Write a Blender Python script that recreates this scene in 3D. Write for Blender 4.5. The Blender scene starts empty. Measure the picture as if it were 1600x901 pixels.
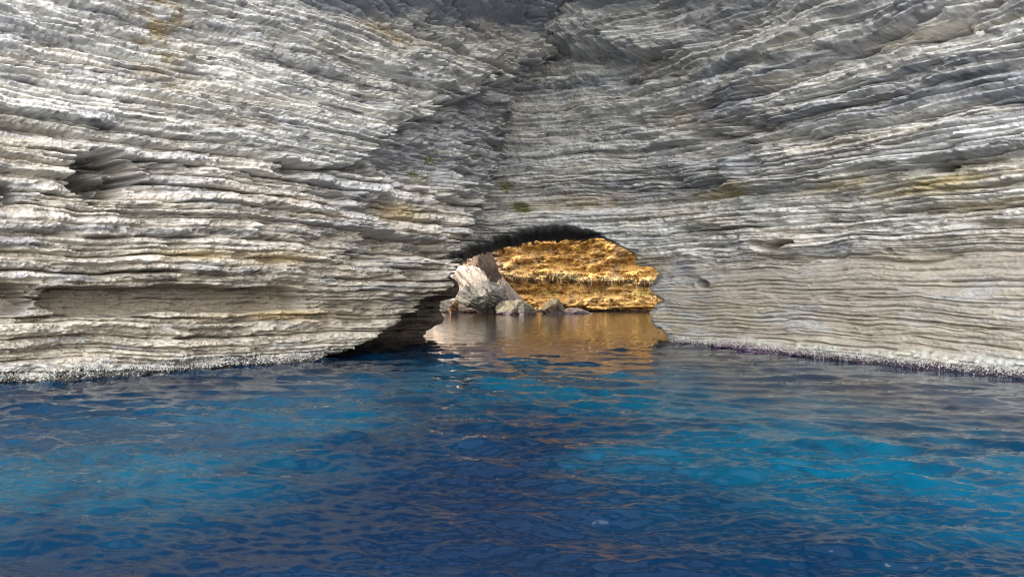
import bpy, math, random
import numpy as np
from mathutils import Vector

# ------------------------------------------------------------------ camera, sky, sun, exposure
S = bpy.context.scene
F_PX = 1186.0                      # focal length in pixels of the 1600 px wide photograph
HZ = 460.0                         # horizon row in the photograph
CAM_H = 2.5
cam_d = bpy.data.cameras.new("camera")
cam = bpy.data.objects.new("camera", cam_d)
S.collection.objects.link(cam)
cam_d.sensor_width = 36.0
cam_d.lens = 36.0 * F_PX / 1600.0
cam_d.clip_start = 0.1
cam_d.clip_end = 4000.0
cam.location = (0, 0, CAM_H)
cam.rotation_euler = (math.radians(90.0) + math.atan((HZ - 450.5) / F_PX), 0, 0)
S.camera = cam

SUN_DIR = Vector((-0.82, 0.11, 0.50)).normalized()      # towards the sun
world = bpy.data.worlds.new("World")
S.world = world
world.use_nodes = True
wn = world.node_tree
wn.nodes.clear()
sky = wn.nodes.new("ShaderNodeTexSky")
sky.sky_type = 'NISHITA'
sky.sun_disc = False
sky.sun_elevation = math.asin(SUN_DIR.z)
sky.sun_rotation = math.atan2(SUN_DIR.x, SUN_DIR.y)
sky.air_density = 1.0
sky.dust_density = 2.0
sky.ozone_density = 0.6
bg = wn.nodes.new("ShaderNodeBackground")
bg.inputs["Strength"].default_value = 0.15
wo = wn.nodes.new("ShaderNodeOutputWorld")
# broken cloud, unseen, added to whiten and brighten the light: the same all round the sky
wtc = wn.nodes.new("ShaderNodeTexCoord")
wmp = wn.nodes.new("ShaderNodeMapping"); wmp.inputs["Scale"].default_value = (1, 1, 2.2)
wno = wn.nodes.new("ShaderNodeTexNoise"); wno.inputs["Scale"].default_value = 2.6; wno.inputs["Detail"].default_value = 6.0
wmr = wn.nodes.new("ShaderNodeMapRange"); wmr.interpolation_type = 'SMOOTHSTEP'
wmr.inputs["From Min"].default_value = 0.38; wmr.inputs["From Max"].default_value = 0.60
wmr.inputs["To Max"].default_value = 0.92
wmx = wn.nodes.new("ShaderNodeMix"); wmx.data_type = 'RGBA'
wmx.inputs[7].default_value = (7.6, 7.15, 6.6, 1.0)
wn.links.new(wtc.outputs["Generated"], wmp.inputs[0]); wn.links.new(wmp.outputs[0], wno.inputs["Vector"])
wn.links.new(wno.outputs["Fac"], wmr.inputs["Value"]); wn.links.new(wmr.outputs[0], wmx.inputs[0])
wn.links.new(sky.outputs[0], wmx.inputs[6]); wn.links.new(wmx.outputs[2], bg.inputs[0])
wn.links.new(bg.outputs[0], wo.inputs[0])

sun_d = bpy.data.lights.new("sun", 'SUN')
sun_d.energy = 2.0
sun_d.angle = math.radians(0.5)
sun_d.color = (1.0, 0.93, 0.82)
sun = bpy.data.objects.new("sun", sun_d)
S.collection.objects.link(sun)
sun.rotation_euler = SUN_DIR.to_track_quat('Z', 'Y').to_euler()
sun.location = (-60, 0, 80)

S.view_settings.view_transform = 'Standard'
S.view_settings.look = 'None'
S.view_settings.exposure = 3.1
S.view_settings.gamma = 1.0
try:
    S.cycles.max_bounces = 8
    S.cycles.diffuse_bounces = 4
    S.cycles.glossy_bounces = 4
    S.cycles.filter_width = 1.1
    S.cycles.use_denoising = True
    S.cycles.sample_clamp_indirect = 4.0
except Exception:
    pass

# ------------------------------------------------------------------ noise
def _hash(i, j, seed):
    i = np.asarray(i).astype(np.int64).astype(np.uint32)
    j = np.asarray(j).astype(np.int64).astype(np.uint32)
    h = i * np.uint32(374761393) + j * np.uint32(668265263) + np.uint32((seed * 2246822519) & 0xFFFFFFFF)
    h = (h ^ (h >> np.uint32(13))) * np.uint32(1274126177)
    h = (h ^ (h >> np.uint32(16))) * np.uint32(2246822519)
    h = h ^ (h >> np.uint32(15))
    return (h & np.uint32(0xFFFFFF)).astype(np.float32) / np.float32(0xFFFFFF)

def vn(x, y, seed=0):
    """value noise, -1..1"""
    x = np.asarray(x, dtype=np.float64); y = np.asarray(y, dtype=np.float64)
    x, y = np.broadcast_arrays(x, y)
    xi = np.floor(x); yi = np.floor(y)
    fx = (x - xi).astype(np.float32); fy = (y - yi).astype(np.float32)
    fx = fx * fx * fx * (fx * (fx * 6 - 15) + 10); fy = fy * fy * fy * (fy * (fy * 6 - 15) + 10)
    a = _hash(xi, yi, seed); b = _hash(xi + 1, yi, seed)
    c = _hash(xi, yi + 1, seed); d = _hash(xi + 1, yi + 1, seed)
    return (a + (b - a) * fx + (c - a) * fy + (a - b - c + d) * fx * fy) * 2 - 1

def fbm(x, y, seed=0, octaves=4, gain=0.5, lac=2.03):
    t = 0; amp = 1.0; tot = 0.0
    for o in range(octaves):
        t = t + amp * vn(x, y, seed + o * 17)
        tot += amp
        amp *= gain; x = x * lac + 13.7; y = y * lac + 7.3
    return t / tot

def ridged(x, y, seed=0, octaves=3, gain=0.55, lac=2.1):
    t = 0; amp = 1.0; tot = 0.0
    for o in range(octaves):
        t = t + amp * (1 - np.abs(vn(x, y, seed + o * 31)))
        tot += amp
        amp *= gain; x = x * lac + 5.1; y = y * lac + 3.3
    return t / tot

def sst(a, b, x):
    t = np.clip((x - a) / (b - a), 0, 1)
    return t * t * (3 - 2 * t)

def plate(x, k, seed, soft=0.12):
    """stepped noise along x: broken slab ends.  0..1"""
    i = np.floor(x); f = x - i
    a = _hash(i - 1, k, seed); b = _hash(i, k, seed)
    return a + (b - a) * sst(0, soft, f)

def interp(x, xs, ys):
    return np.interp(x, xs, ys)

def gauss(u, z, cu, cz, ru, rz):
    return np.exp(-(((u - cu) / ru) ** 2 + ((z - cz) / rz) ** 2))

# ------------------------------------------------------------------ object helpers
def tag(o, label=None, cat=None, group=None, kind=None):
    if label: o["label"] = label
    if cat: o["category"] = cat
    if group: o["group"] = group
    if kind: o["kind"] = kind
    return o

def empty(name, loc, label, cat, group=None):
    o = bpy.data.objects.new(name, None)
    o.empty_display_size = 0.5
    S.collection.objects.link(o)
    o.location = loc
    return tag(o, label, cat, group)

def mesh_from(name, verts, faces, mat, parent=None, cols=None, smooth=True):
    """verts (n,3), faces (m,k) with k = 3 or 4, as ONE mesh object"""
    verts = np.asarray(verts, dtype=np.float32); faces = np.asarray(faces, dtype=np.int32)
    m, k = faces.shape
    me = bpy.data.meshes.new(name)
    me.vertices.add(len(verts))
    me.vertices.foreach_set("co", verts.ravel())
    me.loops.add(m * k)
    me.loops.foreach_set("vertex_index", faces.ravel())
    me.polygons.add(m)
    me.polygons.foreach_set("loop_start", np.arange(0, m * k, k, dtype=np.int32))
    me.polygons.foreach_set("loop_total", np.full(m, k, dtype=np.int32))
    me.polygons.foreach_set("use_smooth", np.full(m, smooth, dtype=bool))
    me.update(calc_edges=True)
    if cols is not None:
        at = me.color_attributes.new("Col", 'FLOAT_COLOR', 'POINT')
        c4 = np.ones((len(verts), 4), dtype=np.float32)
        c4[:, :3] = np.clip(cols, 0.0, 1.0)
        at.data.foreach_set("color", c4.ravel())
    me.materials.append(mat)
    o = bpy.data.objects.new(name, me)
    S.collection.objects.link(o)
    if parent is not None:
        o.parent = parent
        o.matrix_parent_inverse.identity()
        o.location = -Vector(parent.location)
    return o

def grid_faces(nr, nc, keep=None):
    idx = np.arange(nr * nc, dtype=np.int32).reshape(nr, nc)
    f = np.stack([idx[:-1, :-1], idx[:-1, 1:], idx[1:, 1:], idx[1:, :-1]], axis=-1)
    if keep is not None:
        return f[keep]
    return f.reshape(-1, 4)

def compact(verts, faces, cols):
    used, inv = np.unique(faces, return_inverse=True)
    return verts[used], inv.reshape(faces.shape), cols[used]

# ------------------------------------------------------------------ materials
def new_mat(name):
    m = bpy.data.materials.new(name)
    m.use_nodes = True
    nt = m.node_tree
    nt.nodes.clear()
    out = nt.nodes.new("ShaderNodeOutputMaterial")
    p = nt.nodes.new("ShaderNodeBsdfPrincipled")
    nt.links.new(p.outputs[0], out.inputs[0])
    return m, nt, p

def rock_material(name, rough=0.92, bump=0.5, bump_scale=9.0, stretch=2.5, var=0.25):
    m, nt, p = new_mat(name)
    L = nt.links.new
    at = nt.nodes.new("ShaderNodeAttribute"); at.attribute_name = "Col"
    geo = nt.nodes.new("ShaderNodeNewGeometry")
    mp = nt.nodes.new("ShaderNodeMapping"); mp.inputs["Scale"].default_value = (1, 1, stretch)
    L(geo.outputs["Position"], mp.inputs["Vector"])
    n1 = nt.nodes.new("ShaderNodeTexNoise"); n1.inputs["Scale"].default_value = bump_scale
    n1.inputs["Detail"].default_value = 6.0; n1.inputs["Roughness"].default_value = 0.65
    L(mp.outputs[0], n1.inputs["Vector"])
    n2 = nt.nodes.new("ShaderNodeTexNoise"); n2.inputs["Scale"].default_value = bump_scale * 2.7
    n2.inputs["Detail"].default_value = 4.0; n2.inputs["Roughness"].default_value = 0.6
    L(mp.outputs[0], n2.inputs["Vector"])
    mr = nt.nodes.new("ShaderNodeMapRange")
    mr.inputs["From Min"].default_value = 0.3; mr.inputs["From Max"].default_value = 0.7
    mr.inputs["To Min"].default_value = 1.0 - var; mr.inputs["To Max"].default_value = 1.0 + var
    L(n2.outputs["Fac"], mr.inputs["Value"])
    vm = nt.nodes.new("ShaderNodeVectorMath"); vm.operation = 'SCALE'
    L(at.outputs["Color"], vm.inputs[0]); L(mr.outputs[0], vm.inputs["Scale"])
    L(vm.outputs[0], p.inputs["Base Color"])
    b = nt.nodes.new("ShaderNodeBump"); b.inputs["Strength"].default_value = bump
    b.inputs["Distance"].default_value = 0.06
    L(n1.outputs["Fac"], b.inputs["Height"]); L(b.outputs[0], p.inputs["Normal"])
    p.inputs["Roughness"].default_value = rough
    p.inputs["Specular IOR Level"].default_value = 0.2
    return m

M_ROCK = rock_material("layered_limestone")
M_GOLD = rock_material("ochre_cliff_rock", bump=0.8, bump_scale=2.2, stretch=1.2, var=0.35)
M_BOULDER = rock_material("boulder_rock", bump=0.7, bump_scale=3.0, stretch=1.0, var=0.3)
M_MOSS = rock_material("moss", bump=0.8, bump_scale=20.0, stretch=1.0, var=0.4)
M_CRUST = rock_material("barnacle_crust", rough=0.8, bump=0.6, bump_scale=30.0, stretch=1.0, var=0.4)

def water_material():
    m, nt, p = new_mat("sea_water")
    L = nt.links.new
    at = nt.nodes.new("ShaderNodeAttribute"); at.attribute_name = "Col"
    L(at.outputs["Color"], p.inputs["Base Color"])
    geo = nt.nodes.new("ShaderNodeNewGeometry")
    n1 = nt.nodes.new("ShaderNodeTexNoise"); n1.inputs["Scale"].default_value = 6.5
    n1.inputs["Detail"].default_value = 5.0; n1.inputs["Roughness"].default_value = 0.55
    L(geo.outputs["Position"], n1.inputs["Vector"])
    b = nt.nodes.new("ShaderNodeBump"); b.inputs["Strength"].default_value = 0.13
    b.inputs["Distance"].default_value = 0.05
    L(n1.outputs["Fac"], b.inputs["Height"])
    n3 = nt.nodes.new("ShaderNodeTexNoise"); n3.inputs["Scale"].default_value = 1.1
    n3.inputs["Detail"].default_value = 3.0; n3.inputs["Roughness"].default_value = 0.5
    L(geo.outputs["Position"], n3.inputs["Vector"])
    b3 = nt.nodes.new("ShaderNodeBump"); b3.inputs["Strength"].default_value = 0.22
    b3.inputs["Distance"].default_value = 0.12
    L(n3.outputs["Fac"], b3.inputs["Height"]); L(b.outputs[0], b3.inputs["Normal"]); L(b3.outputs[0], p.inputs["Normal"])
    p.inputs["Roughness"].default_value = 0.02
    p.inputs["IOR"].default_value = 1.33
    p.inputs["Specular IOR Level"].default_value = 0.38
    return m

M_WATER = water_material()

# ------------------------------------------------------------------ bedding
def make_beds(s0, s1, seed, group_t, bed_t, row_dz):
    """rows along the bedding coordinate s.  Returns the row arrays s, bed id, w (0..1 in the bed), bed thickness, layer id"""
    rng = random.Random(seed)
    s_l, bid, w_l, t_l, gid = [], [], [], [], []
    s = s0; b = 0; g = 0
    while s < s1:
        gt = rng.uniform(*group_t(s)); ge = s + gt
        while s < ge - 0.02:
            t = min(rng.uniform(*bed_t(s)), ge - s)
            if ge - s - t < bed_t(s)[0] * 0.6: t = ge - s
            n = max(3, int(round(t / row_dz(s))))
            for i in range(n):
                w = i / n
                if i == 1: w = min(w, 0.01 / t + 0.0)      # a row just above the joint keeps the step sharp
                s_l.append(s + w * t); bid.append(b); w_l.append(w); t_l.append(t); gid.append(g)
            s += t; b += 1
        s = ge; g += 1
    return (np.array(s_l), np.array(bid), np.array(w_l), np.array(t_l), np.array(gid))

def strata(U, rows, seed, P):
    """horizontal displacement in metres (outward positive) for the grid U (rows x cols).  P: dict of amplitude grids/numbers"""
    s, bid, w, t, gid = rows
    k = bid[:, None] + 0 * U; g = gid[:, None] + 0 * U
    s2 = s[:, None]; w2 = w[:, None]; t2 = t[:, None]
    hb = _hash(bid, bid * 0 + 3, seed)[:, None]; hb2 = _hash(bid, bid * 0 + 7, seed)[:, None]
    hg = _hash(gid, gid * 0 + 5, seed + 1)[:, None]
    # layers: broad benches, each overhanging the one below with a ragged lip
    first = np.r_[True, gid[1:] != gid[:-1]]; gi = np.cumsum(first) - 1
    gs = s[first]; ge = np.r_[gs[1:], s[-1] + 0.05]
    wg = ((s - gs[gi]) / (ge[gi] - gs[gi]))[:, None]
    lip = sst(-0.3, 0.4, vn(U * 0.33 + hg * 60, g * 4.1, seed + 31) + 0.35 * vn(U * 1.5 + hg * 30, g * 4.3, seed + 32))
    d = P["layer"] * ((hg - 0.5) * 0.9 + 0.6 * vn(U * 0.22 + hg * 50, g * 3.7, seed + 2) + 0.35 * vn(U * 0.9 + hg * 80, g * 2.3, seed + 3))
    d = d + P["lip"] * lip * (sst(0.0, 0.10, wg) - sst(0.55, 1.0, wg) * 0.8) - P["lip"] * 0.55 * lip * np.exp(-((wg * (ge - gs)[gi][:, None]) / 0.05) ** 2)
    # beds: slab ends and wavy lips
    jit = 0.25 * vn(U * 2.3, k * 1.9, seed + 4)
    d = d + P["bed"] * ((plate(U / 1.9 + hb * 77 + jit, k, seed + 5, 0.10) - 0.5) * 0.9
                        + (plate(U / 0.7 + hb2 * 91 + jit * 2, k, seed + 6, 0.15) - 0.5) * 0.45
                        + (plate(U / 0.31 + hb * 53 + jit * 3, k, seed + 33, 0.08) - 0.5) * 0.26
                        + 0.5 * vn(U * 0.5 + hb * 40, k * 5.3, seed + 8)
                        + 0.28 * vn(U * 2.6 + hb * 60, k * 5.1, seed + 9)
                        + 0.14 * vn(U * 7.0 + hb * 60, k * 5.1, seed + 10))
    # profile of each bed: receding underside, rounded lip, joint cut in below it
    under = P.get('under', 0.0) + 0.10 + 0.25 * hb
    d = d + P["saw"] * t2 * (sst(0, 1, w2 / under) - 0.75 * sst(0.8, 1.0, w2) * hb2 * hb2)
    jn = vn(U * 0.45 + hb * 30, k * 7.7, seed + 11) + 0.6 * vn(U * 1.6, k * 3.1, seed + 12) + 0.3 * vn(U * 5.0, k * 3.3, seed + 17)
    mod = sst(-0.15, 0.55, jn + 0.5 * (hb2 - 0.5))
    wj = 0.022 + 0.045 * mod * hb
    cut = np.exp(-((w2 * t2) / wj) ** 2) + 0.7 * np.exp(-(((1 - w2) * t2) / (0.7 * wj)) ** 2)
    d = d - 2.3 * P["joint"] * cut * mod
    # spalled scars with a sharp upper and end edge, running across several beds
    sc = fbm(U * 0.42 + 0.2 * hb, s2 * 1.15, seed + 18, 4, 0.55) + 0.10 * (hb - 0.5)
    d = d - P["scar"] * (sst(0.05, 0.10, sc) + 0.8 * sst(0.24, 0.28, sc) - 0.7 * sst(0.10, 0.14, -sc))
    # short cracks across the beds
    cr = np.abs(vn(U * 1.7 + 0.5 * hb2, k * 4.7 + s2 * 0.8, seed + 19))
    d = d - 0.5 * P["joint"] * (1 - sst(0.0, 0.05, cr)) * sst(0.0, 0.4, vn(U * 0.4, s2 * 0.9, seed + 23))
    # thin laminae not tied to the rows
    sl = s2 + 0.10 * vn(U * 0.35, s2 * 0.7, seed + 13) + 0.03 * vn(U * 1.7, s2 * 1.5, seed + 14)
    q = sl / 0.085; qi = np.floor(q); qf = q - qi
    lam = plate(U / 0.9 + _hash(qi, qi * 0, seed + 15) * 70, qi, seed + 16, 0.3) - 0.5 + 0.8 * (qf - 0.5)
    d = d + P["lam"] * lam * sst(-0.4, 0.3, vn(U * 0.5, s2 * 1.3, seed + 24))
    sm = s2 + 0.16 * U * vn(U * 0.05, s2 * 0.12, seed + 25) * 0.3 + 0.25 * vn(U * 0.3, s2 * 0.5, seed + 26)
    q = sm / 0.31; qi = np.floor(q); qf = q - qi
    d = d + 1.6 * P["lam"] * (plate(U / 1.3 + _hash(qi, qi * 0, seed + 27) * 70, qi, seed + 28, 0.2) - 0.5 + 0.9 * sst(0, 0.5, qf) - 0.6 * qf)
    # rough weathered grain
    d = d + 0.35 * P["rough"] * (vn(U * 14.0, s2 * 17.0, seed + 29) + 0.7 * vn(U * 27.0, s2 * 25.0, seed + 30))
    d = d + P["rough"] * (0.6 * fbm(U * 3.1, s2 * 6.0, seed + 20, 4, 0.6) + 0.5 * (ridged(U * 5.0, s2 * 13.0, seed + 21, 3) - 0.6))
    d = d + P["lump"] * fbm(U * 0.8, s2 * 1.3, seed + 22, 3)
    return d

PALE = np.array([0.60, 0.575, 0.53]); GREY = np.array([0.38, 0.385, 0.395]); TAN = np.array([0.46, 0.40, 0.32])
SLATE = np.array([0.20, 0.215, 0.25]); OCHRE = np.array([0.38, 0.28, 0.12]); UMBER = np.array([0.25, 0.20, 0.15])

def mixc(c, col, f):
    f = np.clip(f, 0, 1)[..., None]
    return c * (1 - f) + col * f

def strata_colour(U, rows, seed, zgrid):
    s, bid, w, t, gid = rows
    s2 = s[:, None]
    hb = _hash(bid, bid * 0 + 13, seed)[:, None]
    hg = _hash(gid, gid * 0 + 15, seed)[:, None]
    c = np.zeros(U.shape + (3,)) + PALE
    c = mixc(c, GREY, 0.45 * sst(-0.2, 0.6, fbm(U * 0.35 + hg * 9, s2 * 1.4, seed + 41, 4)) + 0.35 * hb)
    c = mixc(c, TAN, 0.45 * sst(0.0, 0.6, fbm(U * 0.3, s2 * 1.1, seed + 42, 3)))
    return c

def laminae_shade(c, U, rows, seed, amt):
    """darker and paler lines along the beds: bed tone, mottling and painted crack shadow"""
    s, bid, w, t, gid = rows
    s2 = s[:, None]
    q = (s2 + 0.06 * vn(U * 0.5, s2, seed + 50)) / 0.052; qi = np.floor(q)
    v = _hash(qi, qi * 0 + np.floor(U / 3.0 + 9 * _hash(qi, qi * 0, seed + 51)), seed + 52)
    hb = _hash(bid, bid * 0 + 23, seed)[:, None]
    f = 1 + amt * (0.50 * (v - 0.55) + 0.35 * (hb - 0.5) + 0.30 * vn(U * 9, s2 * 24, seed + 53) + 0.22 * vn(U * 22, s2 * 34, seed + 54))  # random dark lines imitate crack shadows, on top of bed tone and mottle
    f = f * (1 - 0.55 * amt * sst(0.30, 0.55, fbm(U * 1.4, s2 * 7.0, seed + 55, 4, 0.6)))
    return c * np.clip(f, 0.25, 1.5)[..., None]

def layer_parts(name, V, C, rows, keep, mat, parent):
    """cut the sheet into its rock layers; each layer is one mesh under the thing"""
    nr, nc = V.shape[:2]
    gid = rows[4]
    starts = [0] + [i for i in range(1, nr) if gid[i] != gid[i - 1]] + [nr - 1]
    for a, b in zip(starts[:-1], starts[1:]):
        if b <= a: continue
        sub = V[a:b + 1].reshape(-1, 3); sc = C[a:b + 1].reshape(-1, 3)
        f = grid_faces(b - a + 1, nc, keep[a:b] if keep is not None else None)
        if len(f) == 0: continue
        v, f, c = compact(sub, f, sc)
        mesh_from("rock_layer", v, f, mat, parent, c)

def project(V):
    Y = np.maximum(V[..., 1], 0.1)
    return 800 + F_PX * V[..., 0] / Y, HZ - F_PX * (V[..., 2] - CAM_H) / Y

# ------------------------------------------------------------------ the buttress on the left
B_A = np.array([-14.3, 21.2]); B_D = np.array([0.629, 0.777]); B_N = np.array([0.777, -0.629])

B_OZ = [-1, 0, 1.2, 3, 5, 7.2, 7.6, 9, 11, 13, 15, 17, 20]
B_OV = [0.25, 0.25, 0.0, 0.15, 0.35, 0.5, 0.85, 0.9, 1.0, 1.15, 1.4, 2.2, 3.5]
B_EZ = [-1, 0, 0.9, 2.0, 2.6, 3.4, 5.2, 7.6, 9.5, 12, 14.5, 17, 20]
B_EU = [9.0, 9.9, 13.2, 16.2, 17.0, 17.8, 19.8, 22.2, 22.8, 23.4, 24.2, 25.5, 27]

def b_at(px, py):
    """(u, z) on the buttress face under a point of the photograph"""
    z = 5.0
    for _ in range(12):
        o = interp(z, B_OZ, B_OV)
        A = B_A + B_N * o
        k = (px - 800) / F_PX
        u = (k * A[1] - A[0]) / (B_D[0] - k * B_D[1])
        Y = A[1] + B_D[1] * u
        z = CAM_H - (py - HZ) / F_PX * Y
    return float(u), float(z)

def SOF_B(U):
    q = [b_at(a, b) for a, b in ((380, -45), (450, 4), (520, 26), (600, 38), (700, 42), (800, 44))]
    return interp(U, [a for a, b in q], [b for a, b in q])

def build_buttress():
    rows = make_beds(-0.9, 17.5, 11,
                     lambda s: (0.30, 0.75) if s < 7.4 else (0.45, 1.0),
                     lambda s: (0.07, 0.38) if s < 7.4 else (0.05, 0.19),
                     lambda s: 0.026 if s < 9 else 0.033)
    s = rows[0]; nr = len(s)
    # columns: even steps in the photograph on the face, then the corner and the return behind it
    px = np.linspace(-60, 800, 690)
    k = (px - 800) / F_PX
    ub = (k * B_A[1] - B_A[0]) / (B_D[0] - k * B_D[1])
    ub = np.concatenate([np.linspace(-24, ub[0] - 0.4, 26), ub])
    frac = (ub - ub[0]) / (ub[-1] - ub[0])
    back = np.linspace(0, 1, 60)[1:] ** 1.7 * 13.0
    nc0 = len(ub); nc = nc0 + len(back)
    hb = _hash(rows[1], rows[1] * 0 + 99, 5)
    hg = _hash(rows[4], rows[4] * 0 + 98, 5)
    z_row = s
    ue = interp(z_row, B_EZ, B_EU) + ((hb - 0.5) * 0.5 + (hg - 0.5) * 0.9) * sst(0.3, 3.0, s)
    # stretch only the part right of u = 2 so that the left columns stay where they are
    U = np.empty((nr, nc))
    um = ub[-1]
    for_stretch = np.clip((ub - 2.0) / (um - 2.0), 0, 1)
    U[:, :nc0] = ub[None, :] + for_stretch[None, :] * (ue[:, None] - um)
    # warp of the bedding
    U[:, nc0:] = ue[:, None] + back[None, :]
    Z = s[:, None] + 0.16 * vn(U * 0.13, s[:, None] * 0.2, 71) + 0.07 * vn(U * 0.45, s[:, None] * 1.1, 72) + 0.03 * vn(U * 1.5, s[:, None] * 2.6, 172)
    Z = Z - interp(s, [-1, 1, 8, 14], [0, 0, 0.01, 0.022])[:, None] * (U - 8) * sst(-6, 2, U)
    up = sst(7.2, 8.2, Z)                    # the smoother, thin-bedded upper face
    lo = 1 - sst(2.2, 3.6, Z)                # the eroded foot
    u_lit = 12.4 + (Z - 8.3) * 1.72
    ragged = 0.5 * (hb - 0.5)[:, None] * 2 + 0.5 * vn(U * 0.8, Z * 2.0, 73) + 0.8 * (hg - 0.5)[:, None]
    notch = sst(0.0, 0.22, U - u_lit + ragged) * sst(6.9, 7.5, Z + 0.15 * vn(U * 0.9, 0 * U, 74)) * (1 - sst(14.2, 15.2, Z))
    step2 = sst(0, 0.35, U - 12.6 - 0.25 * (Z - 5) + ragged) * sst(3.6, 4.2, Z) * (1 - sst(7.0, 7.6, Z))
    step3 = sst(0, 0.3, U - 16.2 - 0.9 * (Z - 5) + 1.2 * ragged) * sst(4.0, 4.5, Z)
    rough_zone = np.clip(notch + step2 + 0.7 * sst(11, 15, U) * sst(2.8, 4.2, Z), 0, 1)
    P = dict(layer=0.42 - 0.22 * up - 0.14 * lo + 0.30 * rough_zone,
             bed=0.26 - 0.13 * up - 0.12 * lo + 0.28 * rough_zone,
             lip=0.42 - 0.31 * up - 0.20 * lo, scar=0.22 - 0.08 * up + 0.1 * rough_zone, saw=0.60 + 0.30 * up, joint=0.15 - 0.04 * up - 0.04 * lo,
             lam=0.035 + 0.02 * up, rough=0.13 - 0.03 * up + 0.02 * lo, lump=0.26 - 0.18 * up)
    D = strata(U, rows, 100, P)
    D = D + interp(Z, B_OZ, B_OV)
    D = D - 1.6 * notch - 0.7 * step2 - 0.5 * step3
    # soffit band at the top of the picture
    D = D + 1.7 * sst(0, 1.5, Z - SOF_B(U) + 0.2 * vn(U * 0.6, Z, 75))
    sof = SOF_B(U)
    # long shallow alcove with its pillar, near the foot
    u0, _ = b_at(-40, 460); u1, z1 = b_at(58, 462); u2, _ = b_at(478, 465); _, zt = b_at(250, 447); _, zb = b_at(250, 492)
    zc = 0.5 * (zt + zb) + 0.0 * U
    hh = 0.5 * (zt - zb)
    wob = 0.10 * vn(U * 1.1, 0 * U, 76)
    mouth = 1 - ((Z - zc - wob) / hh) ** 4
    wid = np.abs(U - u1) - 0.02 - 0.55 * np.clip(((zc - Z) / hh), 0, 1) ** 1.5 - 0.25 * np.clip(((Z - zc) / hh), 0, 1) ** 2
    wid = wid + 0.14 * vn(U * 3.1, Z * 5.0, 175) + 0.10 * vn(U * 7.1, Z * 14.0, 174)
    endm = sst(0, 0.2, u2 - U - 0.3 * np.abs((Z - zc) / hh))
    alc = sst(0.0, 0.25, mouth) * sst(0.0, 0.32, wid) * endm
    D = D * (1 - 0.5 * alc) - 1.2 * alc + 0.10 * alc * fbm(U * 1.3, Z * 3.0, 176, 4)
    # beaded rim below it
    D = D + 0.16 * np.exp(-((Z - zb + 0.13 - 0.02 * (U - 5)) / 0.10) ** 2) * (0.6 + 0.5 * vn(U * 4.2, 0 * U, 77)) * sst(u1, u1 + 1.5, U)
    # hollows
    def hollow(px, py, rx, ry, dep):
        u, z = b_at(px, py); ua, za = b_at(px + rx, py - ry)
        ru, rz = abs(ua - u), abs(za - z)
        r = ((U - u) / ru) ** 2 + ((Z - z) / rz) ** 2 + 0.35 * vn(U * 2, Z * 3, 78)
        return -dep * (1 - sst(0.35, 1.1, r + 0.4 * vn(U * 3, Z * 9, 178) + 0.2 * vn(U * 8, Z * 17, 179))) * (1 + 0.35 * vn(U * 1.5, Z * 3.5, 177))
    D = D + hollow(152, 277, 54, 36, 1.8) + hollow(118, 262, 30, 16, 0.4)
    D = D + hollow(8, 305, 16, 16, 1.0) + hollow(452, 270, 24, 9, 0.5) + hollow(365, 398, 14, 5, 0.45)
    D = D + hollow(225, 262, 45, 9, 0.4) + hollow(560, 440, 75, 4, 0.5) + hollow(420, 330, 22, 9, 0.35) + hollow(330, 430, 20, 6, 0.3)
    D = D + hollow(585, 262, 26, 12, 0.5)
    # long open joints
    for (px0, py0, px1, py1, dep, th) in ((0, 262, 560, 262, 0.30, 0.10), (0, 366, 640, 372, 0.25, 0.09), (560, 437, 660, 432, 0.35, 0.06),
                                     (0, 440, 330, 436, 0.22, 0.06), (120, 512, 560, 508, 0.20, 0.07), (80, 140, 480, 118, 0.14, 0.06),
                                     (0, 75, 300, 62, 0.14, 0.06), (250, 205, 560, 190, 0.16, 0.07), (0, 400, 520, 405, 0.2, 0.06)):
        ua, za = b_at(px0, py0); uc, zc2 = b_at(px1, py1)
        zz = za + (zc2 - za) * (U - ua) / (uc - ua) + 0.12 * vn(U * 0.7, 0 * U + px0, 79)
        D = D - 1.7 * dep * np.exp(-((Z - zz) / (1.2 * th)) ** 2) * sst(ua - 1, ua + 1, U) * (1 - sst(uc - 0.5, uc + 1.0, U)) * (0.55 + 0.45 * vn(U * 0.8, 0 * U, 80 + px0))
    # crumbly barnacled foot
    foot = 1 - sst(0.35, 0.85, Z + 0.25 * vn(U * 0.4, 0 * U, 81))
    D = D + foot * (0.10 * fbm(U * 7, Z * 7, 82, 3, 0.7) + 0.10)
    # corner: round off into the return
    b0 = np.zeros((1, nc)); b0[0, nc0:] = back
    dist_e = np.clip(ue[:, None] - U, 0, 50)
    rnd = np.exp(-dist_e / 0.30)
    X = np.empty_like(U); Y = np.empty_like(U)
    Uf = np.minimum(U, ue[:, None])
    fade = np.where(U > ue[:, None], np.exp(-(U - ue[:, None]) / 2.5), 1.0)
    Dn = D * fade - 0.22 * rnd
    BK = np.array([-0.36, 0.933]); BKn = np.array([0.933, 0.36])
    beyond = U - Uf
    X = B_A[0] + B_D[0] * Uf + B_N[0] * Dn + BK[0] * beyond
    Y = B_A[1] + B_D[1] * Uf + B_N[1] * Dn + BK[1] * beyond
    side = np.where(beyond > 0, 0.35 * fbm(beyond * 1.1, s[:, None] * 3.1, 83, 4) * sst(0, 0.5, beyond), 0.0)
    X = X + BKn[0] * side; Y = Y + BKn[1] * side
    V = np.stack([X, Y, Z], -1)
    # ------- colours of the stone, with shade painted into recesses and undersides
    C = strata_colour(U, rows, 100, Z)
    C = mixc(C, TAN, (1 - sst(5.5, 8.0, Z + 0.8 * vn(U * 0.3, Z * 0.6, 84))) * 0.55)
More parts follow.
